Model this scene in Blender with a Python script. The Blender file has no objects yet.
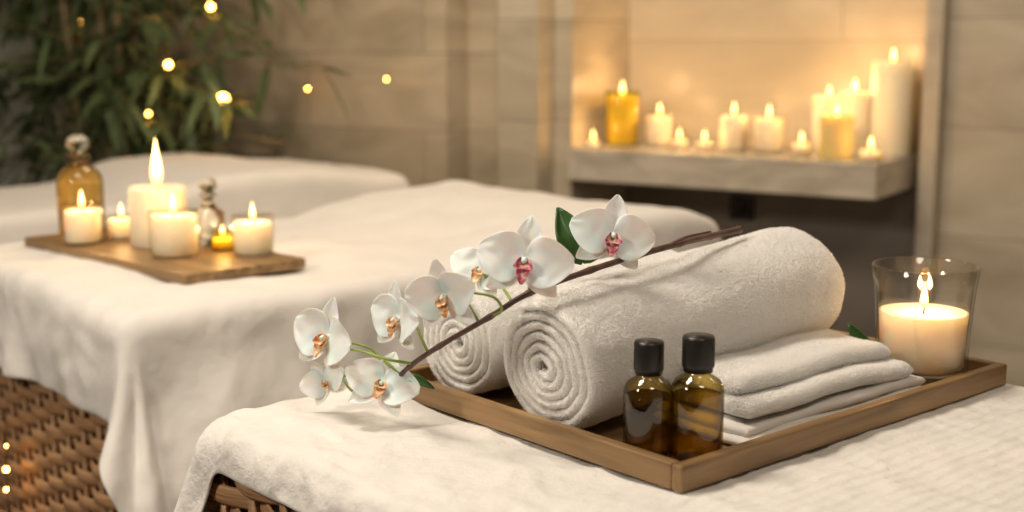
import bpy, math, random
import numpy as np
from mathutils import Vector, Matrix, noise
random.seed(7)
pi=math.pi
D2R=pi/180
col=bpy.context.scene.collection

# ------------------------------------------------------------------ materials
def newmat(name):
    m=bpy.data.materials.new(name); m.use_nodes=True
    nt=m.node_tree; b=nt.nodes['Principled BSDF']
    return m,nt,b
def N(nt,t,**kw):
    n=nt.nodes.new(t)
    for k,v in kw.items():
        if k in n.inputs: n.inputs[k].default_value=v
        else: setattr(n,k,v)
    return n
def L(nt,a,b): nt.links.new(a,b)
def coords(nt,kind='Object',scale=(1,1,1)):
    tc=N(nt,'ShaderNodeTexCoord'); mp=N(nt,'ShaderNodeMapping')
    mp.inputs['Scale'].default_value=scale
    L(nt,tc.outputs[kind],mp.inputs['Vector']); return mp.outputs['Vector']
def ramp(nt,fac,stops):
    r=N(nt,'ShaderNodeValToRGB')
    while len(r.color_ramp.elements)<len(stops): r.color_ramp.elements.new(0.5)
    for e,(p,c) in zip(r.color_ramp.elements,stops):
        e.position=p; e.color=(*c,1)
    L(nt,fac,r.inputs['Fac']); return r.outputs['Color']
def bump(nt,b,h,strength=.3,dist=.002,prev=None):
    bn=N(nt,'ShaderNodeBump'); bn.inputs['Strength'].default_value=strength; bn.inputs['Distance'].default_value=dist
    L(nt,h,bn.inputs['Height'])
    if prev: L(nt,prev,bn.inputs['Normal'])
    L(nt,bn.outputs['Normal'],b.inputs['Normal']); return bn.outputs['Normal']

def fabric(name,colr,fine=500,fs=.5,big=9,bs=.4,terry=False,stripes=None):
    m,nt,b=newmat(name); v=coords(nt)
    n1=N(nt,'ShaderNodeTexNoise'); n1.inputs['Scale'].default_value=fine; n1.inputs['Detail'].default_value=2; L(nt,v,n1.inputs['Vector'])
    n2=N(nt,'ShaderNodeTexNoise'); n2.inputs['Scale'].default_value=big; n2.inputs['Detail'].default_value=5; L(nt,v,n2.inputs['Vector'])
    c0=tuple(x*.94 for x in colr)
    L(nt,ramp(nt,n2.outputs['Fac'],[(.3,c0),(.7,colr)]),b.inputs['Base Color'])
    p=bump(nt,b,n2.outputs['Fac'],bs,.02)
    p=bump(nt,b,n1.outputs['Fac'],fs,.004 if terry else .0015,p)
    if terry:
        vo=N(nt,'ShaderNodeTexVoronoi'); vo.inputs['Scale'].default_value=560; L(nt,v,vo.inputs['Vector'])
        bump(nt,b,vo.outputs['Distance'],.45,.0018,p)
    if stripes:
        y0,y1,fr=stripes
        sp=N(nt,'ShaderNodeSeparateXYZ'); L(nt,v,sp.inputs[0])
        mu=N(nt,'ShaderNodeMath',operation='MULTIPLY'); mu.inputs[1].default_value=fr; L(nt,sp.outputs['Y'],mu.inputs[0])
        si=N(nt,'ShaderNodeMath',operation='SINE'); L(nt,mu.outputs[0],si.inputs[0])
        a=N(nt,'ShaderNodeMath',operation='GREATER_THAN'); a.inputs[1].default_value=y0; L(nt,sp.outputs['Y'],a.inputs[0])
        c=N(nt,'ShaderNodeMath',operation='LESS_THAN'); c.inputs[1].default_value=y1; L(nt,sp.outputs['Y'],c.inputs[0])
        d=N(nt,'ShaderNodeMath',operation='MULTIPLY'); L(nt,a.outputs[0],d.inputs[0]); L(nt,c.outputs[0],d.inputs[1])
        e=N(nt,'ShaderNodeMath',operation='MULTIPLY'); L(nt,d.outputs[0],e.inputs[0]); L(nt,si.outputs[0],e.inputs[1])
        bump(nt,b,e.outputs[0],.35,.0014,p)
    b.inputs['Roughness'].default_value=.95
    b.inputs['Sheen Weight'].default_value=.25; b.inputs['Sheen Roughness'].default_value=.6
    b.inputs['Specular IOR Level'].default_value=.15
    return m
M_sheet=fabric('sheet_cotton',(.83,.81,.78),fine=900,fs=.25)
M_sheet2=fabric('throw_cotton',(.85,.83,.80),fine=900,fs=.5,big=22,bs=.5,stripes=(-.80,-.52,420))
M_fold=fabric('folded_cotton',(.86,.84,.81),fine=900,fs=.35,big=16,bs=.2)
M_terry=fabric('terry_cloth',(.95,.94,.92),fine=620,fs=.7,big=30,bs=.12,terry=True)
def fuzzmat():
    m,nt,b=newmat('terry_pile'); v=coords(nt)
    n=N(nt,'ShaderNodeTexNoise'); n.inputs['Scale'].default_value=300; L(nt,v,n.inputs['Vector'])
    L(nt,ramp(nt,n.outputs['Fac'],[(.3,(.95,.94,.92)),(.7,(.98,.97,.95))]),b.inputs['Base Color'])
    b.inputs['Roughness'].default_value=1; b.inputs['Specular IOR Level'].default_value=.05; return m
M_fuzz=fuzzmat()

def wood(name,c1,c2,scale=1,axis=(2,30,30)):
    m,nt,b=newmat(name); v=coords(nt,scale=tuple(a*scale for a in axis))
    n=N(nt,'ShaderNodeTexNoise'); n.inputs['Scale'].default_value=2.2; n.inputs['Detail'].default_value=8; n.inputs['Distortion'].default_value=.6; L(nt,v,n.inputs['Vector'])
    L(nt,ramp(nt,n.outputs['Fac'],[(.3,c1),(.7,c2)]),b.inputs['Base Color'])
    bump(nt,b,n.outputs['Fac'],.25,.001)
    b.inputs['Roughness'].default_value=.45
    return m
M_wood=wood('tray_wood',(.15,.084,.034),(.38,.235,.105))
M_wood2=wood('tray_wood_cross',(.15,.084,.034),(.38,.235,.105),axis=(30,2,30))
M_frame=wood('bed_frame_wood',(.05,.025,.012),(.10,.05,.022))
def wickermat():
    m,nt,b=newmat('wicker_rattan'); v=coords(nt,scale=(6,6,160))
    n=N(nt,'ShaderNodeTexNoise'); n.inputs['Scale'].default_value=3; n.inputs['Detail'].default_value=4; L(nt,v,n.inputs['Vector'])
    L(nt,ramp(nt,n.outputs['Fac'],[(.3,(.28,.15,.075)),(.7,(.60,.36,.19))]),b.inputs['Base Color'])
    bump(nt,b,n.outputs['Fac'],.3,.001); b.inputs['Roughness'].default_value=.5
    return m
M_wick=wickermat()
def tile(name,c1,c2,mortar,bw,bh,off=.5,rough=.4,vein=2.5,zoff=0):
    m,nt,b=newmat(name)
    tc=N(nt,'ShaderNodeTexCoord'); sp=N(nt,'ShaderNodeSeparateXYZ'); cb=N(nt,'ShaderNodeCombineXYZ')
    ad=N(nt,'ShaderNodeMath',operation='ADD'); L(nt,tc.outputs['Object'],sp.inputs[0])
    L(nt,sp.outputs['X'],ad.inputs[0]); L(nt,sp.outputs['Y'],ad.inputs[1])
    L(nt,ad.outputs[0],cb.inputs['X']); 
    az=N(nt,'ShaderNodeMath',operation='ADD'); az.inputs[1].default_value=zoff; L(nt,sp.outputs['Z'],az.inputs[0]); L(nt,az.outputs[0],cb.inputs['Y'])
    br=N(nt,'ShaderNodeTexBrick'); br.offset=off
    br.inputs['Scale'].default_value=1; br.inputs['Brick Width'].default_value=bw; br.inputs['Row Height'].default_value=bh
    br.inputs['Mortar Size'].default_value=.0022; br.inputs['Mortar Smooth'].default_value=.2; br.inputs['Bias'].default_value=0
    br.inputs['Color1'].default_value=(.2,.2,.2,1); br.inputs['Color2'].default_value=(.8,.8,.8,1); br.inputs['Mortar'].default_value=(0,0,0,1)
    L(nt,cb.outputs[0],br.inputs['Vector'])
    mp=N(nt,'ShaderNodeMapping'); mp.inputs['Scale'].default_value=(1,1,2.5); mp.inputs['Rotation'].default_value=(0,.35,0); L(nt,tc.outputs['Object'],mp.inputs['Vector'])
    n=N(nt,'ShaderNodeTexNoise'); n.inputs['Scale'].default_value=vein; n.inputs['Detail'].default_value=7; n.inputs['Distortion'].default_value=1.2; L(nt,mp.outputs[0],n.inputs['Vector'])
    mx=N(nt,'ShaderNodeMix',data_type='FLOAT'); mx.inputs[0].default_value=.25
    L(nt,n.outputs['Fac'],mx.inputs[2]); L(nt,br.outputs['Color'],mx.inputs[3])
    cr=ramp(nt,mx.outputs[0],[(.33,c1),(.64,c2)])
    mc=N(nt,'ShaderNodeMix',data_type='RGBA'); L(nt,br.outputs['Fac'],mc.inputs[0]); L(nt,cr,mc.inputs[6]); mc.inputs[7].default_value=(*mortar,1)
    L(nt,mc.outputs[2],b.inputs['Base Color'])
    inv=N(nt,'ShaderNodeMath',operation='SUBTRACT'); inv.inputs[0].default_value=1; L(nt,br.outputs['Fac'],inv.inputs[1])
    bump(nt,b,inv.outputs[0],.4,.003)
    b.inputs['Roughness'].default_value=rough
    return m
M_tile=tile('stone_tile_wall',(.37,.31,.22),(.60,.51,.38),(.30,.24,.17),.95,.24,zoff=.1)
M_niche=tile('marble_niche',(.46,.40,.29),(.70,.61,.47),(.42,.35,.25),1.4,.62,rough=.3,vein=1.6,zoff=.1)
M_under=tile('shaded_stone_panel',(.24,.21,.18),(.32,.28,.24),(.18,.15,.12),.9,.6,rough=.5)  # darker stone, with the shade below the shelf put into its colour
M_col=tile('stone_pilaster',(.42,.36,.27),(.62,.55,.43),(.34,.28,.21),.9,.30)
M_shelf=tile('marble_shelf',(.42,.37,.30),(.70,.63,.52),(.5,.4,.3),9,9,rough=.25,vein=5)
M_floor=tile('floor_tile',(.14,.11,.08),(.20,.16,.12),(.08,.06,.05),.6,.6)
def plain(name,c,rough=.5,var=.12,scale=20,bs=.1):
    m,nt,b=newmat(name); v=coords(nt); n=N(nt,'ShaderNodeTexNoise'); n.inputs['Scale'].default_value=scale; n.inputs['Detail'].default_value=4; L(nt,v,n.inputs['Vector'])
    L(nt,ramp(nt,n.outputs['Fac'],[(.3,tuple(x*(1-var) for x in c)),(.7,tuple(min(1,x*(1+var)) for x in c))]),b.inputs['Base Color'])
    if bs: bump(nt,b,n.outputs['Fac'],bs,.001)
    b.inputs['Roughness'].default_value=rough; return m
M_plaster=plain('plaster',(.52,.46,.37),.9)
M_pale=plain('pale_plaster',(.62,.65,.58),.9)
M_black=plain('black_plastic',(.012,.011,.010),.35,.1,60)
M_wick_d=plain('candle_wick',(.02,.012,.008),.9)
M_stem=plain('orchid_stem_brown',(.10,.05,.04),.5,.4,60)
M_green=plain('orchid_green',(.26,.36,.08),.45,.3,50)
M_leafd=plain('orchid_leaf',(.03,.10,.02),.35,.3,30)
M_bleaf=plain('bamboo_leaf',(.11,.155,.065),.5,.5,4)
M_culm=plain('bamboo_culm',(.34,.25,.12),.45,.3,8)
M_pot=plain('clay_pot',(.12,.09,.07),.6)
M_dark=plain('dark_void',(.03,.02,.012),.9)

def wax(name,c,sss=.8,rad=.03):
    m,nt,b=newmat(name); v=coords(nt); n=N(nt,'ShaderNodeTexNoise'); n.inputs['Scale'].default_value=30; L(nt,v,n.inputs['Vector'])
    L(nt,ramp(nt,n.outputs['Fac'],[(.3,tuple(x*.96 for x in c)),(.7,c)]),b.inputs['Base Color'])
    b.inputs['Subsurface Weight'].default_value=sss; b.inputs['Subsurface Radius'].default_value=(1,.75,.42); b.inputs['Subsurface Scale'].default_value=rad
    b.inputs['Roughness'].default_value=.62; b.inputs['Specular IOR Level'].default_value=.25; return m
M_wax=wax('ivory_wax',(.94,.85,.66))
M_waxy=wax('amber_wax',(.88,.68,.28))
def thin_glass(name,tint,edge=None,base=.03,top=.5):
    m,nt,b=newmat(name); nt.nodes.remove(b); out=[n for n in nt.nodes if n.type=='OUTPUT_MATERIAL'][0]
    t=N(nt,'ShaderNodeBsdfTransparent')
    g=N(nt,'ShaderNodeBsdfGlossy'); g.inputs['Roughness'].default_value=.03
    lw=N(nt,'ShaderNodeLayerWeight'); lw.inputs['Blend'].default_value=.5
    edge=edge or tuple(x*.85 for x in tint)
    L(nt,ramp(nt,lw.outputs['Facing'],[(.25,tint),(.95,edge)]),t.inputs[0])
    pw=N(nt,'ShaderNodeMath',operation='POWER'); pw.inputs[1].default_value=3.5; L(nt,lw.outputs['Facing'],pw.inputs[0])
    mr=N(nt,'ShaderNodeMapRange'); mr.inputs['To Min'].default_value=base; mr.inputs['To Max'].default_value=top
    L(nt,pw.outputs[0],mr.inputs['Value'])
    mx=N(nt,'ShaderNodeMixShader'); L(nt,mr.outputs[0],mx.inputs[0]); L(nt,t.outputs[0],mx.inputs[1]); L(nt,g.outputs[0],mx.inputs[2]); L(nt,mx.outputs[0],out.inputs[0])
    return m
M_glass=thin_glass('clear_glass',(.985,.98,.965),(.85,.83,.78),.05,.75)
M_votive=thin_glass('votive_glass',(.98,.97,.94),(.85,.80,.72))
M_ambthin=thin_glass('amber_votive_glass',(.90,.84,.38),(.55,.46,.12))
M_amber=thin_glass('amber_bottle_glass',(.88,.76,.40),(.26,.18,.05),.08,.6)
M_oil=thin_glass('amber_oil',(.66,.55,.20),(.42,.32,.08),.01,.1)
def realglass(name,c,rough=.03):
    m,nt,b=newmat(name); b.inputs['Base Color'].default_value=(*c,1); b.inputs['Transmission Weight'].default_value=1; b.inputs['IOR'].default_value=1.45; b.inputs['Roughness'].default_value=rough
    return m
M_amber2=realglass('amber_oil_glass',(.70,.42,.10))
M_clearg=realglass('clear_bottle_glass',(.95,.90,.78))
def emis(name,stops,strength):
    m,nt,b=newmat(name); nt.nodes.remove(b); out=[n for n in nt.nodes if n.type=='OUTPUT_MATERIAL'][0]
    tc=N(nt,'ShaderNodeTexCoord'); sp=N(nt,'ShaderNodeSeparateXYZ'); L(nt,tc.outputs['Generated'],sp.inputs[0])
    c=ramp(nt,sp.outputs['Z'],stops)
    e=N(nt,'ShaderNodeEmission'); e.inputs[1].default_value=strength; L(nt,c,e.inputs[0]); L(nt,e.outputs[0],out.inputs[0]); return m
M_flame=emis('flame',[(0,(1,.22,.03)),(.25,(1,.46,.10)),(.6,(1,.62,.20))],10)
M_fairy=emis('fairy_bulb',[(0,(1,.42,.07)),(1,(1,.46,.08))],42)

def petalmat():
    m,nt,b=newmat('orchid_petal'); v=coords(nt)
    n=N(nt,'ShaderNodeTexNoise'); n.inputs['Scale'].default_value=60; L(nt,v,n.inputs['Vector'])
    L(nt,ramp(nt,n.outputs['Fac'],[(.3,(.94,.93,.90)),(.7,(.98,.975,.96))]),b.inputs['Base Color'])
    b.inputs['Subsurface Weight'].default_value=.5; b.inputs['Subsurface Scale'].default_value=.006; b.inputs['Roughness'].default_value=.5
    b.inputs['Sheen Weight'].default_value=.2
    return m
M_petal=petalmat()
def lipmat(name,a,c,d):
    m,nt,b=newmat(name); v=coords(nt); n=N(nt,'ShaderNodeTexNoise'); n.inputs['Scale'].default_value=230; n.inputs['Detail'].default_value=1; L(nt,v,n.inputs['Vector'])
    L(nt,ramp(nt,n.outputs['Fac'],[(.36,a),(.50,c),(.64,d)]),b.inputs['Base Color']); b.inputs['Roughness'].default_value=.45; return m
M_lip=lipmat('orchid_lip_pink',(.48,.04,.13),(.66,.17,.25),(.90,.66,.58))
M_lipy=lipmat('orchid_lip_yellow',(.62,.22,.10),(.82,.50,.22),(.92,.80,.58))

# ------------------------------------------------------------------ helpers
def link(o,parent=None):
    col.objects.link(o)
    if parent: o.parent=parent
    return o
def empty(name,loc=(0,0,0),rz=0):
    e=bpy.data.objects.new(name,None); e.empty_display_size=.05; e.location=loc; e.rotation_euler=(0,0,rz); return link(e)
def recenter(e,loc):
    """move a parent empty to where its parts are, parts stay in place"""
    e.location=loc
    for c in e.children: c.matrix_parent_inverse=Matrix.Translation(-Vector(loc))
def mesh(name,vs,fs,mat,parent=None,smooth=True,midx=None):
    me=bpy.data.meshes.new(name); me.from_pydata([tuple(v) for v in vs],[],fs)
    mats=mat if isinstance(mat,(list,tuple)) else [mat]
    for m in mats: me.materials.append(m)
    if midx: me.polygons.foreach_set('material_index',midx)
    if smooth: me.polygons.foreach_set('use_smooth',[True]*len(me.polygons))
    me.update()
    import bmesh
    bm=bmesh.new(); bm.from_mesh(me); bmesh.ops.recalc_face_normals(bm,faces=bm.faces); bm.to_mesh(me); bm.free()
    return link(bpy.data.objects.new(name,me),parent)
def bevel(o,w,seg=3):
    b=o.modifiers.new('b','BEVEL'); b.width=w; b.segments=seg; b.limit_method='ANGLE'; return o
def boxvf(x0,x1,y0,y1,z0,z1):
    vs=[(x,y,z) for z in (z0,z1) for y in (y0,y1) for x in (x0,x1)]
    return vs,[(0,2,3,1),(4,5,7,6),(0,1,5,4),(2,6,7,3),(0,4,6,2),(1,3,7,5)]
def box(name,x0,x1,y0,y1,z0,z1,mat,parent=None,bev=0):
    vs,fs=boxvf(x0,x1,y0,y1,z0,z1); o=mesh(name,vs,fs,mat,parent,smooth=False)
    if bev: bevel(o,bev)
    return o
def lathe_vf(prof,seg=40,cap=True):
    vs=[];fs=[];n=len(prof)
    for i in range(seg):
        a=2*pi*i/seg
        for r,z in prof: vs.append((r*math.cos(a),r*math.sin(a),z))
    for i in range(seg):
        j=(i+1)%seg
        for k in range(n-1): fs.append((i*n+k,j*n+k,j*n+k+1,i*n+k+1))
    if cap:
        if prof[0][0]>1e-5: fs.append(tuple(i*n for i in range(seg))[::-1])
        if prof[-1][0]>1e-5: fs.append(tuple(i*n+n-1 for i in range(seg)))
    return vs,fs
def lathe(name,prof,mat,parent=None,loc=(0,0,0),seg=40,cap=True,smooth=True):
    vs,fs=lathe_vf(prof,seg,cap); o=mesh(name,vs,fs,mat,parent,smooth); o.location=loc; return o
def catmull(pts,n=8):
    P=[Vector(p) for p in pts]; P=[P[0]*2-P[1]]+P+[P[-1]*2-P[-2]]; out=[]
    for i in range(1,len(P)-2):
        for k in range(n):
            t=k/n; a,b,c,d=P[i-1],P[i],P[i+1],P[i+2]
            out.append(.5*((2*b)+(c-a)*t+(2*a-5*b+4*c-d)*t*t+(3*b-a-3*c+d)*t**3))
    out.append(P[-2]); return out
def tube_vf(pts,r0,r1,seg=8,off=0,rfun=None):
    vs=[];fs=[];n=len(pts)
    up=Vector((0,0,1))
    for i,p in enumerate(pts):
        t=(pts[min(i+1,n-1)]-pts[max(i-1,0)]).normalized()
        a=t.cross(up); 
        if a.length<.05: a=t.cross(Vector((1,0,0)))
        a.normalize(); b=t.cross(a)
        f=i/(n-1); r=r0+(r1-r0)*f
        if rfun: r*=rfun(f)
        for k in range(seg):
            an=2*pi*k/seg; vs.append(p+a*r*math.cos(an)+b*r*math.sin(an))
    for i in range(n-1):
        for k in range(seg):
            k2=(k+1)%seg; fs.append((off+i*seg+k,off+i*seg+k2,off+(i+1)*seg+k2,off+(i+1)*seg+k))
    fs.append(tuple(off+k for k in range(seg))[::-1]); fs.append(tuple(off+(n-1)*seg+k for k in range(seg)))
    return vs,fs
def tube(name,pts,r0,r1,mat,parent=None,seg=8,n=8,rfun=None):
    vs,fs=tube_vf(catmull(pts,n),r0,r1,seg,0,rfun); return mesh(name,vs,fs,mat,parent)
def nz(x,y,z,s=1.0): return noise.noise(Vector((x*s,y*s,z*s)))

def terry_pile(o,count,length,radius,select=None,seed=1,lenfun=None):
    """short curly pile standing on the visible surface of a towel mesh"""
    rng=np.random.default_rng(seed)
    me=o.data; me.calc_loop_triangles(); nt_=len(me.loop_triangles)
    co=np.empty(len(me.vertices)*3,dtype=np.float32); me.vertices.foreach_get('co',co); co=co.reshape(-1,3)
    tri=np.empty(nt_*3,dtype=np.int32); me.loop_triangles.foreach_get('vertices',tri); tri=tri.reshape(-1,3)
    a,b,c=co[tri[:,0]],co[tri[:,1]],co[tri[:,2]]
    nr=np.cross(b-a,c-a); ar=np.linalg.norm(nr,axis=1)+1e-12; nn=nr/ar[:,None]
    cen=(a+b+c)/3
    w=ar.copy()
    if select is not None: w=w*select(cen,nn)
    w=w/w.sum()
    idx=rng.choice(nt_,size=count,p=w)
    r1=np.sqrt(rng.random(count)); r2=rng.random(count)
    p=(1-r1)[:,None]*a[idx]+(r1*(1-r2))[:,None]*b[idx]+(r1*r2)[:,None]*c[idx]
    n=nn[idx]
    j=rng.normal(0,.55,(count,3)); d=n+j; d/=np.linalg.norm(d,axis=1)[:,None]
    d=np.where(((d*n).sum(1)<.1)[:,None],n,d)
    L_=length*rng.uniform(.5,1.1,count)[:,None]
    if lenfun is not None: L_=L_*lenfun(p)[:,None]
    k=rng.normal(0,.5,(count,3))
    P=np.stack([p,p+d*L_*.55,p+d*L_*.8+k*L_*.35],axis=1).astype(np.float32)
    hc=bpy.data.hair_curves.new('terry_pile'); hc.add_curves([3]*count)
    pa=hc.attributes.get('position') or hc.attributes.new('position','FLOAT_VECTOR','POINT')
    pa.data.foreach_set('vector',P.reshape(-1))
    ra=hc.attributes.get('radius') or hc.attributes.new('radius','FLOAT','POINT')
    ra.data.foreach_set('value',np.tile(np.array([radius,radius,radius*.7],dtype=np.float32),count))
    hc.materials.append(M_fuzz)
    return link(bpy.data.objects.new('pile',hc),o)

# ------------------------------------------------------------------ room (rotated -33 deg)
RO=(.377,4.236,0); RA=-33*D2R
def rbox(name,m0,m1,d0,d1,z0,z1,mat,bev=0):
    o=box(name,m0,m1,d0,d1,z0,z1,mat,None,bev); o.location=RO; o.rotation_euler=(0,0,RA); return o
H=2.7
rbox('floor',-2.3,3.5,-6.2,.2,-.1,0,M_floor)
rbox('ceiling',-2.3,3.5,-6.2,.2,H,H+.1,M_plaster)
rbox('wall_back_niche',0,1.0,0,.12,.72,H,M_niche)
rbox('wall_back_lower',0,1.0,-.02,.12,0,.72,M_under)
rbox('wall_back_pilaster',-.06,0,-.36,.12,0,H,M_col)
rbox('wall_back_pilaster_outer',-.2,-.06,-.46,.12,0,H,M_col)
rbox('wall_back_recess',-.364,-.2,-.38,-.26,0,H,M_tile)
rbox('wall_back_left',-2.15,-.364,-.5,-.26,0,H,M_tile)
rbox('trim_1',.972,1.02,-.11,.12,0,H,M_plaster,.004)
rbox('wall_back_right',1.02,3.4,-.06,.12,0,H,M_col)
rbox('wall_left',-2.27,-2.15,-6.1,-.26,0,H,M_pale)
rbox('wall_right',3.4,3.5,-6.1,.12,0,H,M_plaster)
rbox('wall_front',-2.27,3.5,-6.2,-6.1,0,H,M_plaster)
rbox('marble_shelf',.004,.945,-.4,-.001,.725,.82,M_shelf,.004)
wo=empty('wall_outlet',RO,RA)
box('plate',.375,.455,-.03,-.0205,.590,.665,M_black,wo,.003)
o=lathe('socket',[(0,0),(.018,0),(.02,.006),(.016,.008),(0,.008)],M_black,wo,(.415,-.03,.628),24); o.rotation_euler=(pi/2,0,0)

def room(m,d,z): return Vector((RO[0]+m*math.cos(RA)-d*math.sin(RA),RO[1]+m*math.sin(RA)+d*math.cos(RA),z))

# ------------------------------------------------------------------ sheets and beds
def sm(a,b,x):
    t=min(1,max(0,(x-a)/(b-a))); return t*t*(3-2*t)
def sheet(name,X0,X1,Y0,Y1,oxm,oxp,oym,oyp,z,hfun,mat,parent,seed,step=.012,rb=.03,wr=.003,fold=.02,flare=.06,crinkle=0,corner=0):
    ns=int((X1-X0+oxm+oxp)/step)+1; nt_=int((Y1-Y0+oym+oyp)/step)+1
    vs=[];fs=[]
    for j in range(nt_+1):
        t=Y0-oym+(Y1-Y0+oym+oyp)*j/nt_
        for i in range(ns+1):
            s=X0-oxm+(X1-X0+oxm+oxp)*i/ns
            if corner and s<X0+rb: s=X0+rb+(s-X0-rb)*(1+corner*sm(Y1-.07,Y1+.02,t))
            cx=min(max(s,X0+rb),X1-rb); cy=min(max(t,Y0+rb),Y1-rb)
            dx,dy=s-cx,t-cy; e=math.hypot(dx,dy)
            h=hfun(cx,cy)
            w=wr*(nz(s,t,seed,4)*1.6+nz(s,t,seed+5,11)*.8+ .6*(abs(nz(s+nz(s,t,seed,3)*.2,t*2.2,seed+9,7))))
            if crinkle:
                q=(1-abs(nz(s*1.3+.12*nz(s,t,seed+1,6),t*.8,seed+4,16))*2.2)
                w+=crinkle*max(0,q)**3*(.4+.6*max(0,1-(s-X0)/.35))
            if e<1e-6: vs.append((s,t,z+h+w)); continue
            nx,ny=dx/e,dy/e
            if e<rb*pi/2:
                out=rb*math.sin(e/rb); dn=rb*(1-math.cos(e/rb)); dr=0
            else:
                dr=e-rb*pi/2; out=rb; dn=rb+dr
            ph=math.atan2(dy,dx); cf=abs(math.sin(2*ph)) if (abs(dx)>1e-6 and abs(dy)>1e-6) else 0
            g=min(1,dr/.18); g=g*g*(3-2*g)
            per=(cx-cy)*1.0
            f=fold*g*(nz(per*1.0+.7*nz(per,dn*.4,seed,2),dn*.25,seed+2,6)*1.5+.5*nz(per,dn*.3,seed+3,15)+.25)
            f+=cf*dr*.22+cf*g*.02*math.sin(ph*9+seed)
            if crinkle: f+=.006*min(1,dr/.02)*nz(per,0,seed+6,13)+w*.8
            out+=flare*dr+max(f,-flare*dr*.8)
            vs.append((cx+nx*out, cy+ny*out, z+h*max(0,1-dn/.25)-dn+w*(1 if dr==0 else .5)+(.004*nz(per,0,seed+8,9) )))
    W=ns+1
    for j in range(nt_):
        for i in range(ns): fs.append((j*W+i,j*W+i+1,(j+1)*W+i+1,(j+1)*W+i))
    o=mesh(name,vs,fs,mat,parent)
    so=o.modifiers.new('s','SOLIDIFY'); so.thickness=.0035; so.offset=1
    sb=o.modifiers.new('ss','SUBSURF'); sb.levels=1; sb.render_levels=1
    return o
def wicker(name,length,h,parent,loc,rz,band=.022,p=.062):
    vs=[];fs=[]
    nb=int(h/band)
    sec=[(0,-1),(.75,-.72),(1,0),(.75,.72),(0,1),(-.75,.72),(-1,0),(-.75,-.72)]
    for k in range(nb):
        zc=h-(k+.5)*band; n=int(length/.0104)
        off=len(vs)
        for i in range(n+1):
            x=length*i/n; y=.0075*math.sin(pi*x/p+pi*(k%2))
            jz=.0012*nz(x,k*3.1,0,9)
            for a,b in sec: vs.append((x,y+a*.0032,zc+jz+b*band*.5))
        for i in range(n):
            for q in range(8):
                q2=(q+1)%8; fs.append((off+i*8+q,off+i*8+q2,off+(i+1)*8+q2,off+(i+1)*8+q))
    ns_=int(length/p)
    for i in range(ns_):
        x=p*(i+.5); b,f=boxvf(x-.006,x+.006,-.003,.003,0,h); off=len(vs); vs+=b; fs+=[tuple(q+off for q in ff) for ff in f]
    o=mesh(name,vs,fs,M_wick,parent); o.location=loc; o.rotation_euler=(0,0,rz); return o
def bed(name,loc,rz,X1,Y0,Y1,ztop,ov,hfun,seed,mat,sides,wtop=.1,**kw):
    e=empty(name,(loc[0],loc[1],0),rz)
    ins=.03
    for i,(x,y) in enumerate([(ins,Y0+ins),(X1-ins-.05,Y0+ins),(ins,Y1-ins-.05),(X1-ins-.05,Y1-ins-.05)]):
        box('leg_%d'%(i+1),x,x+.05,y,y+.05,0,ztop-.1,M_frame,e,.004)
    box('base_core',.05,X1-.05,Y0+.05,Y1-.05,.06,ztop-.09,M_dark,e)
    box('mattress',.026,X1-.026,Y0+.026,Y1-.026,ztop-.09,ztop-.014,M_sheet,e,.02)
    hh=ztop-wtop-.04
    if 'xm' in sides: wicker('wicker_panel_end',Y1-Y0-.04,hh,e,(.012,Y1-.02,.04),-pi/2)
    if 'ym' in sides: wicker('wicker_panel_side',X1-.04,hh,e,(.02,Y0+.012,.04),0)
    if 'xp' in sides: wicker('wicker_panel_far',Y1-Y0-.04,hh,e,(X1-.012,Y0+.02,.04),pi/2)
    if 'yp' in sides: wicker('wicker_panel_back',X1-.04,hh,e,(X1-.02,Y1-.012,.04),pi)
    sheet('sheet',0,X1,Y0,Y1,*ov,ztop,hfun,mat,e,seed,**kw)
    return e
ZT=.742
A41=41*D2R
bed('massage_bed',(-.345,1.335),A41,.79,-1.15,0,ZT,(.030,.25,.25,.5),lambda x,y:0,1.3,M_sheet2,('xm','yp'),wtop=.035,step=.008,wr=.004,rb=.025,crinkle=.006,flare=.08,corner=4.5)
bed('massage_bed',(-.565,1.84),A41,1.345,0,.8,ZT,(.15,.24,.62,.25),lambda x,y:.045*sm(.72,1.1,x)*(1-.5*sm(1.22,1.34,x)),4.7,M_sheet,('xm','ym'),step=.013,wr=.006,fold=.036,crinkle=.004)
bed('massage_bed',(-1.354,2.73),A41,1.42,0,.66,ZT,(.2,.2,.4,.1),lambda x,y:.06*sm(.6,.85,x)*(1-.6*sm(1.0,1.40,x)),8.1,M_sheet,('xm','ym'),step=.016,wr=.005)

# ------------------------------------------------------------------ foreground tray
TZ=ZT+.007
def serving_tray(loc,rz,X,Y,base_t,rim_h,rim_w,rim=True):
    e=empty('wooden_tray',(loc[0],loc[1],loc[2]),rz)
    if rim:
        box('tray_base',rim_w*.5,X-rim_w*.5,rim_w*.5,Y-rim_w*.5,0,base_t,M_wood,e,.001)
        box('rim_1',0,X,0,rim_w,0,rim_h,M_wood,e,.0025)
        box('rim_2',0,X,Y-rim_w,Y,0,rim_h,M_wood,e,.0025)
        box('rim_3',0,rim_w,rim_w,Y-rim_w,0,rim_h,M_wood2,e,.0025)
        box('rim_4',X-rim_w,X,rim_w,Y-rim_w,0,rim_h,M_wood2,e,.0025)
    else:
        box('board',0,X,0,Y,0,rim_h,M_wood2,e,.004)
        box('foot_1',.03,X-.03,.04,.07,-.004,.002,M_wood,e)
        box('foot_2',.03,X-.03,Y-.07,Y-.04,-.004,.002,M_wood,e)
    return e
F1=(.148,1.084); c41,s41=math.cos(A41),math.sin(A41)
def T1(i,j,z): return Vector((F1[0]+i*c41-j*s41,F1[1]+i*s41+j*c41,z))
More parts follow.
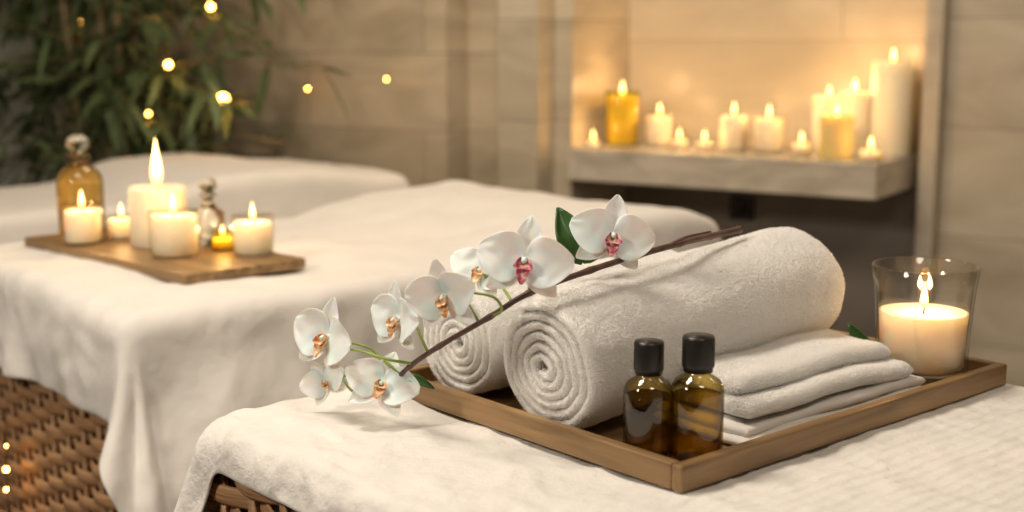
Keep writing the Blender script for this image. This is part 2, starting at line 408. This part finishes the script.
serving_tray((F1[0],F1[1],TZ),A41,.557,.440,.007,.025,.013)
FL=TZ+.007

# ------------------------------------------------------------------ towels
def rolled_towel(loc,tilt,Lx,R,h,seed,start,flat=.95,pile=60000):
    r0=h*.55; turns=(R-h/2-r0)/(h*1.0); nst=int(turns*60)
    half=h*.485; er=half*1.3; sec=[]
    na=90
    for i in range(na+1): sec.append((half,-Lx/2+er+(Lx-2*er)*i/na))
    for i in range(1,7): a=pi*i/7; sec.append((half*math.cos(a),Lx/2-er+er*math.sin(a)))
    for i in range(na+1): sec.append((-half,Lx/2-er-(Lx-2*er)*i/na))
    for i in range(1,7): a=pi*i/7; sec.append((-half*math.cos(a),-Lx/2+er-er*math.sin(a)))
    ns=len(sec); vs=[];fs=[]
    for k in range(nst+1):
        f=k/nst; th=f*turns*2*pi; rc=r0+h*1.0*f*turns
        ang=start-th
        jx=.0030*nz(math.cos(ang)*rc*9,math.sin(ang)*rc*9,seed,3)+.003*(1-f)
        wob=.0016*nz(math.cos(ang)*2,math.sin(ang)*2,seed+f*2,1.0)
        for dr,x in sec:
            kk=1.0
            if k==0 or k==nst: kk=.35
            r=rc+dr*kk+wob
            a=ang
            cy,cz=math.cos(a)*r,math.sin(a)*r
            end=min(1,abs(x)/(Lx/2)); 
            bulge=1+.03*nz(x*2,cy*4,seed+1,3)+.026*nz(x,cz*2,seed+4,14)-.035*sm(.86,1,end)
            cy*=bulge; cz*=bulge*flat
            if cz<-R*.84: cz=-R*.84+(cz+R*.84)*.25
            n3=.0010*noise.noise(Vector((x*90,cy*90,cz*90)))+.0007*noise.noise(Vector((x*230,cy*230,cz*230)))
            vs.append((x+(jx if x>0 else -jx)*(1 if abs(x)>Lx/2-.02 else .5)+Lx/2,cy+n3*math.cos(a),cz+n3*math.sin(a)))
    for k in range(nst):
        for q in range(ns):
            q2=(q+1)%ns; fs.append((k*ns+q,k*ns+q2,(k+1)*ns+q2,(k+1)*ns+q))
    fs.append(tuple(range(ns))); fs.append(tuple(nst*ns+q for q in range(ns))[::-1])
    o=mesh('rolled_towel',vs,fs,M_terry); o.location=loc; o.rotation_euler=(0,-tilt,A41)
    def sel(c,n):
        rad=np.hypot(c[:,1],c[:,2]/flat)
        outer=(rad>R-h*1.25)&((n[:,1]*c[:,1]+n[:,2]*c[:,2])>0)
        ends=((c[:,0]<.0045)|(c[:,0]>Lx-.0045))
        return np.where(outer,1.0,np.where(ends,.6,0))
    terry_pile(o,pile,.0026,.00021,sel,int(seed*10),lambda p:np.where((p[:,0]<.006)|(p[:,0]>Lx-.006),.55,1.0)); return o
R1=.076
rolled_towel(T1(.018,.198,FL+R1*.85),5.2*D2R,.403,R1,.0112,2.2,-.6,.93,190000)
rolled_towel(T1(.031,.350,FL+.070*.86),1.5*D2R,.34,.070,.0110,6.2,.5,.94,110000)
def slab(x0,x1,y0,y1,z0,z1,seed,vs,fs,nx=60,droop=0,amp=.0036):
    h=(z1-z0)/2; zc=(z0+z1)/2; prof=[]
    ny=24
    for i in range(ny+1): prof.append((y0+h+(y1-y0-2*h)*i/ny,h))
    for i in range(1,8): a=pi/2-pi*i/8; prof.append((y1-h+h*math.cos(a),h*math.sin(a)))
    for i in range(ny+1): prof.append((y1-h-(y1-y0-2*h)*i/ny,-h))
    for i in range(1,8): a=-pi/2-pi*i/8; prof.append((y0+h+h*math.cos(a),h*math.sin(a)))
    n=len(prof); off=len(vs); yc=(y0+y1)/2
    xs=[x0+h*(1-math.cos(pi/2*i/5)) for i in range(6)]+[x0+h+(x1-x0-2*h)*i/nx for i in range(1,nx)]+[x1-h*(1-math.cos(pi/2*i/5)) for i in range(5,-1,-1)]
    for x in xs:
        dxe=min(x-x0,x1-x); k=math.sqrt(max(0.0,1-max(0,1-dxe/h)**2)) if h>0 else 1
        k=max(k,.05)
        for y,z in prof:
            w=amp*nz(x,y,seed,9)+.001*nz(x,y,seed+3,40)
            ye=y+.009*nz(x,0,seed+7,7)*(1 if y<yc else 0)
            xx=x+.010*nz(0,y,seed+2,8)
            dr=droop*sm(x1-.10,x1,x)*max(0,(.15-y)/.12)
            vs.append((xx,ye,zc+z*k+w-dr))
    m=len(xs)
    for i in range(m-1):
        for q in range(n):
            q2=(q+1)%n; fs.append((off+i*n+q,off+i*n+q2,off+(i+1)*n+q2,off+(i+1)*n+q))
    fs.append(tuple(off+q for q in range(n))); fs.append(tuple(off+(m-1)*n+q for q in range(n))[::-1])
def folded_towel(layers,name='folded_towel',mat=M_terry,amp=.0036,pile=0):
    vs=[];fs=[]
    for i,l in enumerate(layers): slab(*l[:6],i*3.3+l[0]*9,vs,fs,droop=(l[6] if len(l)>6 else 0),amp=amp)
    o=mesh(name,vs,fs,mat); o.location=(F1[0],F1[1],FL); o.rotation_euler=(0,0,A41)
    if pile: terry_pile(o,pile,.0024,.00021,lambda c,n:((n[:,2]>-.3)&(c[:,1]<.14)).astype(float),5)
    return o
folded_towel([(.120,.432,.022,.15,.003,.0110),(.128,.434,.030,.15,.0105,.0200)],mat=M_fold,amp=.003)
folded_towel([(.140,.42,.038,.17,.021,.040,.004),(.145,.41,.056,.17,.038,.060,.007)],amp=.0045,pile=90000)

# ------------------------------------------------------------------ oil bottles
def oil_bottle(loc,k=1.0,rot=0):
    e=empty('oil_bottle',loc,rot)
    body=[(0,0.0005),(.017,0),(.0205,.001),(.022,.004),(.022,.060),(.0212,.065),(.0185,.0695),(.013,.073),(.0105,.0755),(.0102,.082)]
    lathe('glass_body',[(r*k,z*k) for r,z in body],M_amber,e,seg=56,cap=False)
    lathe('oil',[(r*k,z*k) for r,z in [(0,.003),(.018,.003),(.0203,.006),(.0203,.056),(.0198,.0575),(0,.0575)]],M_oil,e,seg=48)
    vs=[];fs=[];seg=72
    prof=[(.0112,.0765),(.0122,.077),(.0122,.080),(.0130,.0805),(.0134,.082),(.0134,.1045),(.0126,.1065),(.0,.1072)]
    n=len(prof)
    for i in range(seg):
        a=2*pi*i/seg
        for q,(r,z) in enumerate(prof):
            rr=r-(.0005 if (i%2 and q in (4,5)) else 0)
            vs.append((rr*k*math.cos(a),rr*k*math.sin(a),z*k))
    for i in range(seg):
        j=(i+1)%seg
        for q in range(n-1): fs.append((i*n+q,j*n+q,j*n+q+1,i*n+q+1))
    mesh('screw_cap',vs,fs,M_black,e)
    return e
oil_bottle(T1(.037,.076,FL+.0005),1.04)
oil_bottle(T1(.063,.039,FL+.0005),1.11)

# ------------------------------------------------------------------ candles
def flame(parent,z,h,w=None,power=.5,name='flame'):
    w=w or h*.14
    prof=[(0,0),(w*.55,h*.06),(w*.9,h*.18),(w,h*.28),(w*.86,h*.44),(w*.58,h*.62),(w*.30,h*.80),(w*.10,h*.94),(0,h)]
    lathe(name,prof,M_flame,parent,(0,0,z),16)
    l=bpy.data.lights.new('candle_light','POINT'); l.energy=power*1.25; l.color=(1,.58,.23); l.shadow_soft_size=.008
    lo=bpy.data.objects.new('candle_light',l); lo.location=(0,0,z+h*.5+.004); link(lo,parent)
def wick(parent,z,h):
    tube('wick',[(0,0,z),(.0006,0,z+h*.5),(.0018,0,z+h)],.0011,.0009,M_wick_d,parent,6,3)
def pillar(loc,r,h,fh=.035,power=.5,mat=None,name='pillar_candle',fw=None):
    e=empty(name,loc); mat=mat or M_wax
    lathe('wax_body',[(0,0),(r*.97,0),(r,.003),(r*1.0,h*.5),(r*.99,h-.004),(r*.96,h),(r*.88,h-.002),(r*.7,h-.007),(r*.3,h-.010),(0,h-.010)],mat,e,seg=48)
    wick(e,h-.011,.012); flame(e,h-.002,fh,fw,power=power); return e
def votive(loc,r,h,fh=.03,power=.4,glass=None,wx=None,fill=.72,name='votive_candle'):
    e=empty(name,loc); glass=glass or M_votive; wx=wx or M_wax
    t=.0025
    lathe('glass_cup',[(r*.86,0),(r*.93,.002),(r*.95,.006),(r,h-.002),(r-.001,h),(r-t,h-.001)],glass,e,seg=48)
    zw=h*fill
    lathe('wax_body',[(0,.0035),(r*.9-t,.0035),(r*.95-t+.0005,.007),(r*.99-t,zw-.001),(r*.9-t,zw),(r*.4,zw-.002),(0,zw-.003)],wx,e,seg=40)
    wick(e,zw-.004,.010); flame(e,zw+.004,fh,power=power); return e
def tealight(loc,r=.024,h=.022,fh=.03,power=.35):
    return votive(loc,r,h,fh,power,fill=.85,name='tealight_candle')

def glass_candle(loc,k=1.12):
    e=empty('glass_jar_candle',loc)
    hb=.118; r0=.0445; r1=.0530
    S=lambda pr:[(r*k,z*k) for r,z in pr]
    lathe('glass_tumbler',S([(0,0),(r0-.004,0),(r0,.003),(r0+.001,.010),(r0+.002,.05),(r0+.005,.09),(r1,hb-.001),(r1-.0012,hb),(r1-.0028,hb-.001),(r0+.0022,.09),(r0-.001,.05),(r0-.002,.014),(r0-.008,.011),(0,.011)]),M_glass,e,seg=72)
    lathe('wax_body',S([(0,.0115),(r0-.009,.0115),(r0-.003,.016),(r0-.0018,.05),(r0-.0005,.070),(r0-.003,.0705),(r0-.008,.068),(0,.067)]),M_wax,e,seg=56)
    wick(e,.066*k,.012); flame(e,.074*k,.030,.0045,power=.4); return e
glass_candle(T1(.484,.067,FL+.0005))

# middle tray
F2=(-.5265,2.055); A45=45*D2R
serving_tray((F2[0],F2[1],ZT+.007),A45,.24,.58,.018,.018,.01,rim=False)
Z2=ZT+.007+.0185
def ambottle(loc,k=1):
    e=empty('amber_glass_bottle',loc)
    lathe('glass_body',[(r*k,z*k) for r,z in [(0,0),(.038,0),(.041,.004),(.042,.012),(.042,.095),(.040,.108),(.033,.120),(.022,.128),(.018,.132),(.018,.146),(.021,.148),(.021,.152),(0,.152)]],M_amber2,e,seg=56)
    lathe('neck_band',[(.0215*k,.137*k),(.023*k,.1385*k),(.023*k,.144*k),(.0215*k,.1455*k),(.0205*k,.141*k),(.0215*k,.137*k)],M_black,e,seg=40,cap=False)
    lathe('glass_stopper',[(r*k,z*k) for r,z in [(0,.1525),(.012,.1525),(.012,.157),(.019,.163),(.021,.171),(.018,.180),(.010,.186),(0,.187)]],M_clearg,e,seg=40)
    return e
ambottle((-.835,2.50,Z2),1.04)
pillar((-.65,2.37,Z2),.052,.108,.092,.8,fw=.0105)
votive((-.59,2.246,Z2),.044,.080,.036,.4,fill=.9)
votive((-.795,2.385,Z2),.036,.076,.034,.4,fill=.82)
votive((-.455,2.26,Z2),.037,.070,.032,.4,fill=.82)
tealight((-.74,2.44,Z2),.029,.045,.028,.25)
votive((-.52,2.31,Z2),.021,.035,.022,.25,M_ambthin,M_waxy,.6)
def clearbottle(loc,k=1):
    e=empty('clear_glass_bottle',loc)
    lathe('glass_body',[(r*k,z*k) for r,z in [(0,0),(.024,0),(.0265,.004),(.0265,.045),(.024,.055),(.013,.064),(.0105,.068),(.0105,.080),(.014,.082),(.014,.085),(0,.085)]],M_clearg,e,seg=48)
    lathe('glass_stopper',[(r*k,z*k) for r,z in [(0,.0855),(.009,.0855),(.009,.089),(.014,.094),(.0155,.101),(.011,.109),(0,.112)]],M_clearg,e,seg=32)
clearbottle((-.555,2.36,Z2),1.12)

# shelf candles
SZ=.8205
P_=.48
pillar(room(.885,-.10,SZ),.056,.262,.04,P_)
pillar(room(.79,-.13,SZ),.044,.175,.04,P_)
pillar(room(.705,-.10,SZ),.046,.16,.035,P_)
pillar(room(.795,-.29,SZ),.046,.118,.036,P_,M_waxy)
votive(room(.564,-.2,SZ),.046,.10,.036,P_,fill=.97)
votive(room(.455,-.2,SZ),.044,.105,.036,P_,fill=.97)
votive(room(.199,-.17,SZ),.044,.095,.036,P_,fill=.97)
votive(room(.085,-.2,SZ),.052,.165,.045,P_*1.7,M_ambthin,M_waxy,.9,name='amber_glass_candle')
tealight(room(.057,-.33,SZ),.022,.022,.032,.25)
tealight(room(.300,-.24,SZ),.028,.030,.032,.25)
tealight(room(.395,-.27,SZ),.028,.030,.032,.25)
tealight(room(.69,-.27,SZ),.030,.040,.032,.25)
tealight(room(.905,-.33,SZ),.034,.035,.036,.3)

# ------------------------------------------------------------------ orchid
def petal_vf(Ln,W,kind,vs,fs,mi,mat,M,seed=0,cup=.25,bend=.2):
    nu,nv=12,8; off=len(vs)
    for i in range(nu+1):
        u=i/nu
        if kind=='sepal': w=(math.sin(pi*min(1,u*.93+.05))**.75)*(1-.12*u)
        elif kind=='petal': w=(math.sin(pi*(u**.72)*.97+.03))**.62*1.0
        elif kind=='leaf': w=math.sin(pi*(u**.8)*.98+.02)**.8
        else: w=math.sin(pi*(u**.9)*.96+.04)**.6
        w=max(w,.05)*W/2
        for j in range(nv+1):
            v=j/nv*2-1
            x=v*w; y=u*Ln
            z=cup*W*(v*v)*.35*math.sin(pi*u) - bend*Ln*u*u + .03*W*nz(u*3,v*2,seed,1.3)*2
            vs.append(M@Vector((x,y,z)))
    W1=nv+1
    for i in range(nu):
        for j in range(nv):
            fs.append((off+i*W1+j,off+i*W1+j+1,off+(i+1)*W1+j+1,off+(i+1)*W1+j)); mi.append(mat)
def orchid_flower(name,loc,nrm,up,R,parent,seed,pink=True,closed=0.0):
    n=Vector(nrm).normalized(); u=Vector(up); u=(u-n*u.dot(n)).normalized(); x=u.cross(n)
    B=Matrix((x,u,n)).transposed().to_4x4(); B.translation=Vector(loc)
    vs=[];fs=[];mi=[]
    def PM(ang,tilt,lift=0): return B@Matrix.Translation((0,0,lift))@Matrix.Rotation(ang-pi/2,4,'Z')@Matrix.Rotation(tilt+closed,4,'X')
    j=lambda a: a+random.uniform(-.12,.12)
    petal_vf(R*1.0,R*.66,'sepal',vs,fs,mi,0,PM(j(pi/2),.12,-.04*R),seed,.3,.12)
    petal_vf(R*.95,R*.62,'sepal',vs,fs,mi,0,PM(j(pi*1.24),.10,-.04*R),seed+1,.3,.15)
    petal_vf(R*.95,R*.62,'sepal',vs,fs,mi,0,PM(j(pi*1.76),.10,-.04*R),seed+2,.3,.15)
    petal_vf(R*1.02,R*1.12,'petal',vs,fs,mi,0,PM(j(.20),.18,.03*R),seed+3,.25,.22)
    petal_vf(R*1.02,R*1.12,'petal',vs,fs,mi,0,PM(j(pi-.20),.18,.03*R),seed+4,.25,.22)
    lm=1 if pink else 2
    petal_vf(R*.44,R*.32,'lip',vs,fs,mi,lm,PM(-pi/2,.75,.05*R),seed+5,.9,.5)
    petal_vf(R*.34,R*.27,'lip',vs,fs,mi,lm,PM(-pi/2+.95,.9,.05*R),seed+6,1.2,.1)
    petal_vf(R*.34,R*.27,'lip',vs,fs,mi,lm,PM(-pi/2-.95,.9,.05*R),seed+7,1.2,.1)
    petal_vf(R*.18,R*.17,'lip',vs,fs,mi,2,PM(-pi/2,.95,.12*R),seed+8,.5,.4)
    pts=[B@Vector((0,.02*R,0)),B@Vector((0,.06*R,.12*R)),B@Vector((0,.04*R,.22*R)),B@Vector((0,-.02*R,.27*R))]
    v2,f2=tube_vf(pts,.08*R,.06*R,10,len(vs)); vs+=v2; fs+=f2; mi+=[0]*len(f2)
    o=mesh(name,vs,fs,[M_petal,M_lip,M_lipy],parent,True,mi)
    s=o.modifiers.new('s','SOLIDIFY'); s.thickness=.0006
    s=o.modifiers.new('ss','SUBSURF'); s.levels=1; s.render_levels=1
    return o
orc=empty('orchid_branch',(0,0,0))
stem=[(.256,1.446,.930),(.215,1.40,.929),(.175,1.348,.929),(.128,1.305,.924),(.077,1.262,.916),(.017,1.224,.901),(-.022,1.228,.876),(-.072,1.250,.842),(-.103,1.277,.815),(-.119,1.300,.795)]
tube('stem',stem,.0036,.0024,M_stem,orc,10,8,rfun=lambda f:1+.25*max(0,math.cos(f*2*pi*9))**6)
tube('twig',[(.165,1.340,.929),(.18,1.338,.937),(.210,1.360,.940)],.0022,.0013,M_stem,orc,8)
fl=[((.012,1.208,.933),(-.10,-1,.22),(.1,0,1),.045,True,0),
    ((.100,1.290,.945),(.12,-1,.18),(.15,0,1),.043,True,0),
    ((-.062,1.222,.897),(-.55,-1,-.1),(-.3,0,1),.041,False,.25),
    ((-.032,1.290,.908),(-.2,-1,.6),(.3,0,1),.034,False,.1),
    ((-.112,1.275,.862),(-.9,-.75,.15),(-.1,0,1),.041,False,.2),
    ((-.190,1.322,.832),(-.75,-.8,.25),(.15,0,1),.047,False,.25),
    ((-.196,1.338,.782),(-.3,-1,.2),(-.5,0,.8),.028,False,.35),
    ((-.134,1.290,.790),(.1,-1,.7),(.3,.2,1),.039,False,.2)]
for i,(p,n,u,R,pk,cl) in enumerate(fl):
    orchid_flower('flower_%d'%(i+1),p,n,u,R,orc,i*11.3,pk,cl)
ped=[(5,0),(3.3,1),(6.2,2),(5.4,3),(7.3,4),(8.6,5),(8.9,6),(9,7)]
sc=catmull(stem,10)
for i,(a,k) in enumerate(ped):
    s0=sc[min(int(a*10),len(sc)-1)]; p=Vector(fl[k][0]); n=Vector(fl[k][1]).normalized(); b=p-n*.004
    mid=(s0+b)/2+Vector((0,.004,.010)); tube('pedicel_%d'%(i+1),[s0,mid-(mid-s0)*.4,mid,b],.0016,.0014,M_green,orc,8,5)
tube('tendril_1',[(-.022,1.228,.876),(-.010,1.218,.885),(-.018,1.208,.900),(-.045,1.208,.905)],.0017,.0012,M_green,orc)
tube('tendril_2',[(-.100,1.275,.818),(-.125,1.262,.826),(-.150,1.270,.832),(-.172,1.305,.826)],.0017,.0012,M_green,orc)
tube('tendril_3',[(-.119,1.300,.795),(-.145,1.285,.782),(-.165,1.300,.783),(-.180,1.33,.790)],.0017,.0012,M_green,orc)
def leaf(name,base,dirv,nrm,Ln,W,bend=.2,parent=None):
    d=Vector(dirv).normalized(); n=Vector(nrm); n=(n-d*n.dot(d)).normalized(); x=d.cross(n)
    B=Matrix((x,d,n)).transposed().to_4x4(); B.translation=Vector(base)
    vs=[];fs=[];mi=[]; petal_vf(Ln,W,'leaf',vs,fs,mi,0,B,3,.5,bend)
    o=mesh(name,vs,fs,M_leafd,parent); s=o.modifiers.new('s','SOLIDIFY'); s.thickness=.001; return o
leaf('leaf_1',(.070,1.30,.915),(-.35,.1,1),(.2,-1,.2),.062,.034,parent=orc)
leaf('leaf_2',(.072,1.30,.917),(.5,.2,.8),(0,-1,.4),.045,.024,parent=orc)
leaf('leaf_3',(-.112,1.292,.800),(.9,.1,-.25),(0,-.6,1),.035,.014,parent=orc)
leaf('leaf_4',(-.119,1.298,.792),(-.35,-.6,-.5),(0,-1,.4),.028,.012,parent=orc)
recenter(orc,(.02,1.27,.9))
leaf('loose_leaf',T1(.50,.14,FL+.001),(-.45,.1,.75),(-.2,-1,.35),.055,.022)

# ------------------------------------------------------------------ bamboo plant
bp=empty('bamboo_plant',(0,0,0))
pc=room(-1.45,-.86,0)
lathe('pot',[(0,0),(.16,0),(.2,.05),(.21,.28),(.225,.30),(.225,.33),(.20,.33),(.19,.29),(0,.28)],M_pot,bp,tuple(pc),40)
cv=[];cf=[];lv=[];lf=[]
def add_leaf(p,d,Ln,W):
    d=d.normalized(); side=d.cross(Vector((0,0,1)))
    if side.length<.1: side=Vector((1,0,0))
    side.normalize(); side=(side+Vector((random.uniform(-.5,.5),random.uniform(-.5,.5),random.uniform(-.6,.6)))).normalized()
    nn=side.cross(d).normalized(); o=len(lv)
    for t,w in [(0,.1),(.2,.8),(.45,1),(.75,.6),(1,.03)]:
        c=p+d*Ln*t-Vector((0,0,1))*Ln*.25*t*t
        lv.extend([c-side*W*w/2+nn*W*.12*w,c,c+side*W*w/2+nn*W*.12*w])
    for i in range(4):
        a=o+i*3; lf.append((a,a+1,a+4,a+3)); lf.append((a+1,a+2,a+5,a+4))
culms=[(-1.75,-.85),(-1.62,-.95),(-1.55,-.80),(-1.47,-.92),(-1.38,-.84),(-1.30,-.96),(-1.2,-.86),(-1.85,-.78)]
for ci,(m,d) in enumerate(culms):
    base=room(-1.45+(m+1.45)*.35,-.86+(d+.88)*.4,.28); top=room(m+random.uniform(-.12,.12),d,2.1+random.uniform(-.2,.2))
    mid=base.lerp(top,.45)+Vector((random.uniform(-.03,.03),0,0))
    pts=catmull([base,mid,top],14)
    v,f=tube_vf(pts,.016,.009,8,len(cv)); cv+=v; cf+=f
    nb=26
    for b in range(nb):
        t=.22+.78*b/nb; p=pts[int(t*(len(pts)-1))]
        side=random.choice([-1,1])
        rr=random.uniform(.15,.85)
        mm=side*rr*random.uniform(.5,1.0); dd=random.uniform(-.25,.15)
        v3=Vector((mm*math.cos(RA)-dd*math.sin(RA),mm*math.sin(RA)+dd*math.cos(RA),random.uniform(-.05,.22)))
        bp_pts=catmull([p,p+v3*.5+Vector((0,0,.04)),p+v3+Vector((0,0,-.03))],4)
        v,f=tube_vf(bp_pts,.0025,.0012,5,len(cv)); cv+=v; cf+=f
        for q in range(9):
            pp=bp_pts[random.randint(2,len(bp_pts)-1)]
            dv=v3.normalized()*.6+Vector((random.uniform(-.8,.8),random.uniform(-.8,.8),random.uniform(-1.0,.3)))
            add_leaf(pp,dv,random.uniform(.10,.18),random.uniform(.024,.040))
def inv(p):
    x=p[0]-RO[0]; y=p[1]-RO[1]; return (x*math.cos(RA)+y*math.sin(RA), -x*math.sin(RA)+y*math.cos(RA))
nl=len(lv)//15; LV=[];LF=[]
for k in range(nl):
    seg=lv[k*15:(k+1)*15]; ok=True
    for p in seg:
        m,d=inv(p)
        if d>-.52 or m<-2.12 or m>(-.42 if p[2]>.84 else -.9): ok=False; break
    if not ok: continue
    o=len(LV); LV+=seg; LF+=[tuple(i-k*15+o for i in f) for f in lf[k*8:(k+1)*8]]
CV=[]
for p in cv:
    m,d=inv(p)
    if m<-2.13 or d>-.51: q=room(max(m,-2.13),min(d,-.51),p[2]); CV.append(q)
    else: CV.append(p)
mesh('leaves',LV,LF,M_bleaf,bp); mesh('culms',CV,cf,M_culm,bp)
recenter(bp,tuple(pc))

# fairy lights, plus bulbs in place of wall reflections
fv=[];ff=[]
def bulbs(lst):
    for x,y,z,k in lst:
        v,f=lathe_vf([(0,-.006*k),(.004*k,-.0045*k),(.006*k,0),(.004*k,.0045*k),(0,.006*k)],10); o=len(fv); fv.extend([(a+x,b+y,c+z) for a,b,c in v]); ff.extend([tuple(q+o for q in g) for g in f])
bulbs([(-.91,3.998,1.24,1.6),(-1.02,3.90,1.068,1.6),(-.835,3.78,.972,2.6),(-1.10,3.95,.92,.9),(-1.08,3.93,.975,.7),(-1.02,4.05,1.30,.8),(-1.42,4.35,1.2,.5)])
bulbs([(-.389,4.06,1.02,.6),(-.661,4.235,.985,.7)])  # added bulbs standing in for flame reflections on the wall
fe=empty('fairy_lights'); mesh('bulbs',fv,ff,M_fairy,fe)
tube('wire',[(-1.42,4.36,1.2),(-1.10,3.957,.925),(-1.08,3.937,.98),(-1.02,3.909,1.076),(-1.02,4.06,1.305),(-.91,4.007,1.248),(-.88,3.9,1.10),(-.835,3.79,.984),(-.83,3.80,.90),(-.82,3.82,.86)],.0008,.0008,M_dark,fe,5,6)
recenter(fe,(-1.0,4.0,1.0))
fv=[];ff=[]
bulbs([(-.872,2.150,.41,.75),(-.876,2.155,.372,.55),(-.865,2.14,.455,.35)])
fe=empty('fairy_lights'); mesh('bulbs',fv,ff,M_fairy,fe)
tube('wire',[(-.865,2.144,.52),(-.865,2.144,.455),(-.872,2.154,.41),(-.876,2.159,.372),(-.88,2.16,.2),(-.90,2.15,.002)],.001,.001,M_dark,fe,5,6)
recenter(fe,(-.875,2.15,.3))

# ------------------------------------------------------------------ lights
def area(name,loc,target,size,power,colr):
    l=bpy.data.lights.new(name,'AREA'); l.energy=power; l.size=size; l.color=colr; l.shape='DISK'
    o=bpy.data.objects.new(name,l); o.location=loc; o.rotation_euler=(Vector(target)-Vector(loc)).to_track_quat('-Z','Y').to_euler(); link(o)
area('unseen_area_light',(-.7,1.4,2.5),(-.1,1.6,.7),.5,25,(1,.87,.72))  # unseen key lamp for the soft light from upper left
area('unseen_area_light',(.5,.2,2.5),(.1,1.5,.7),.5,9,(1,.89,.75))  # unseen fill, added from the front
area('unseen_area_light',(-.1,3.0,2.55),(-.4,3.9,.8),.5,15,(1,.82,.60))  # unseen lamp added to brighten the left back wall and plant
area('unseen_area_light',(-1.6,.3,2.0),(-.5,1.9,.5),.4,21,(1,.87,.71))  # unseen lamp well below the ceiling, added to brighten the wicker
area('unseen_area_light',(1.9,2.2,2.5),(1.6,3.4,1.0),.5,7,(1,.83,.62))  # unseen lamp aimed at the right part of the back wall
w=bpy.data.worlds.new('world'); bpy.context.scene.world=w; w.use_nodes=True
w.node_tree.nodes['Background'].inputs[0].default_value=(.9,.7,.5,1); w.node_tree.nodes['Background'].inputs[1].default_value=.1
bpy.context.scene.view_settings.view_transform='Standard'

# ------------------------------------------------------------------ camera
cd=bpy.data.cameras.new('camera'); cam=bpy.data.objects.new('camera',cd); link(cam)
cam.location=(0,0,1.14); cam.rotation_euler=(pi/2-math.atan(216/1300),0,0)
cd.sensor_width=36; cd.lens=1300*36/1024
cd.dof.use_dof=True; cd.dof.focus_distance=1.33; cd.dof.aperture_fstop=3.6
bpy.context.scene.camera=cam
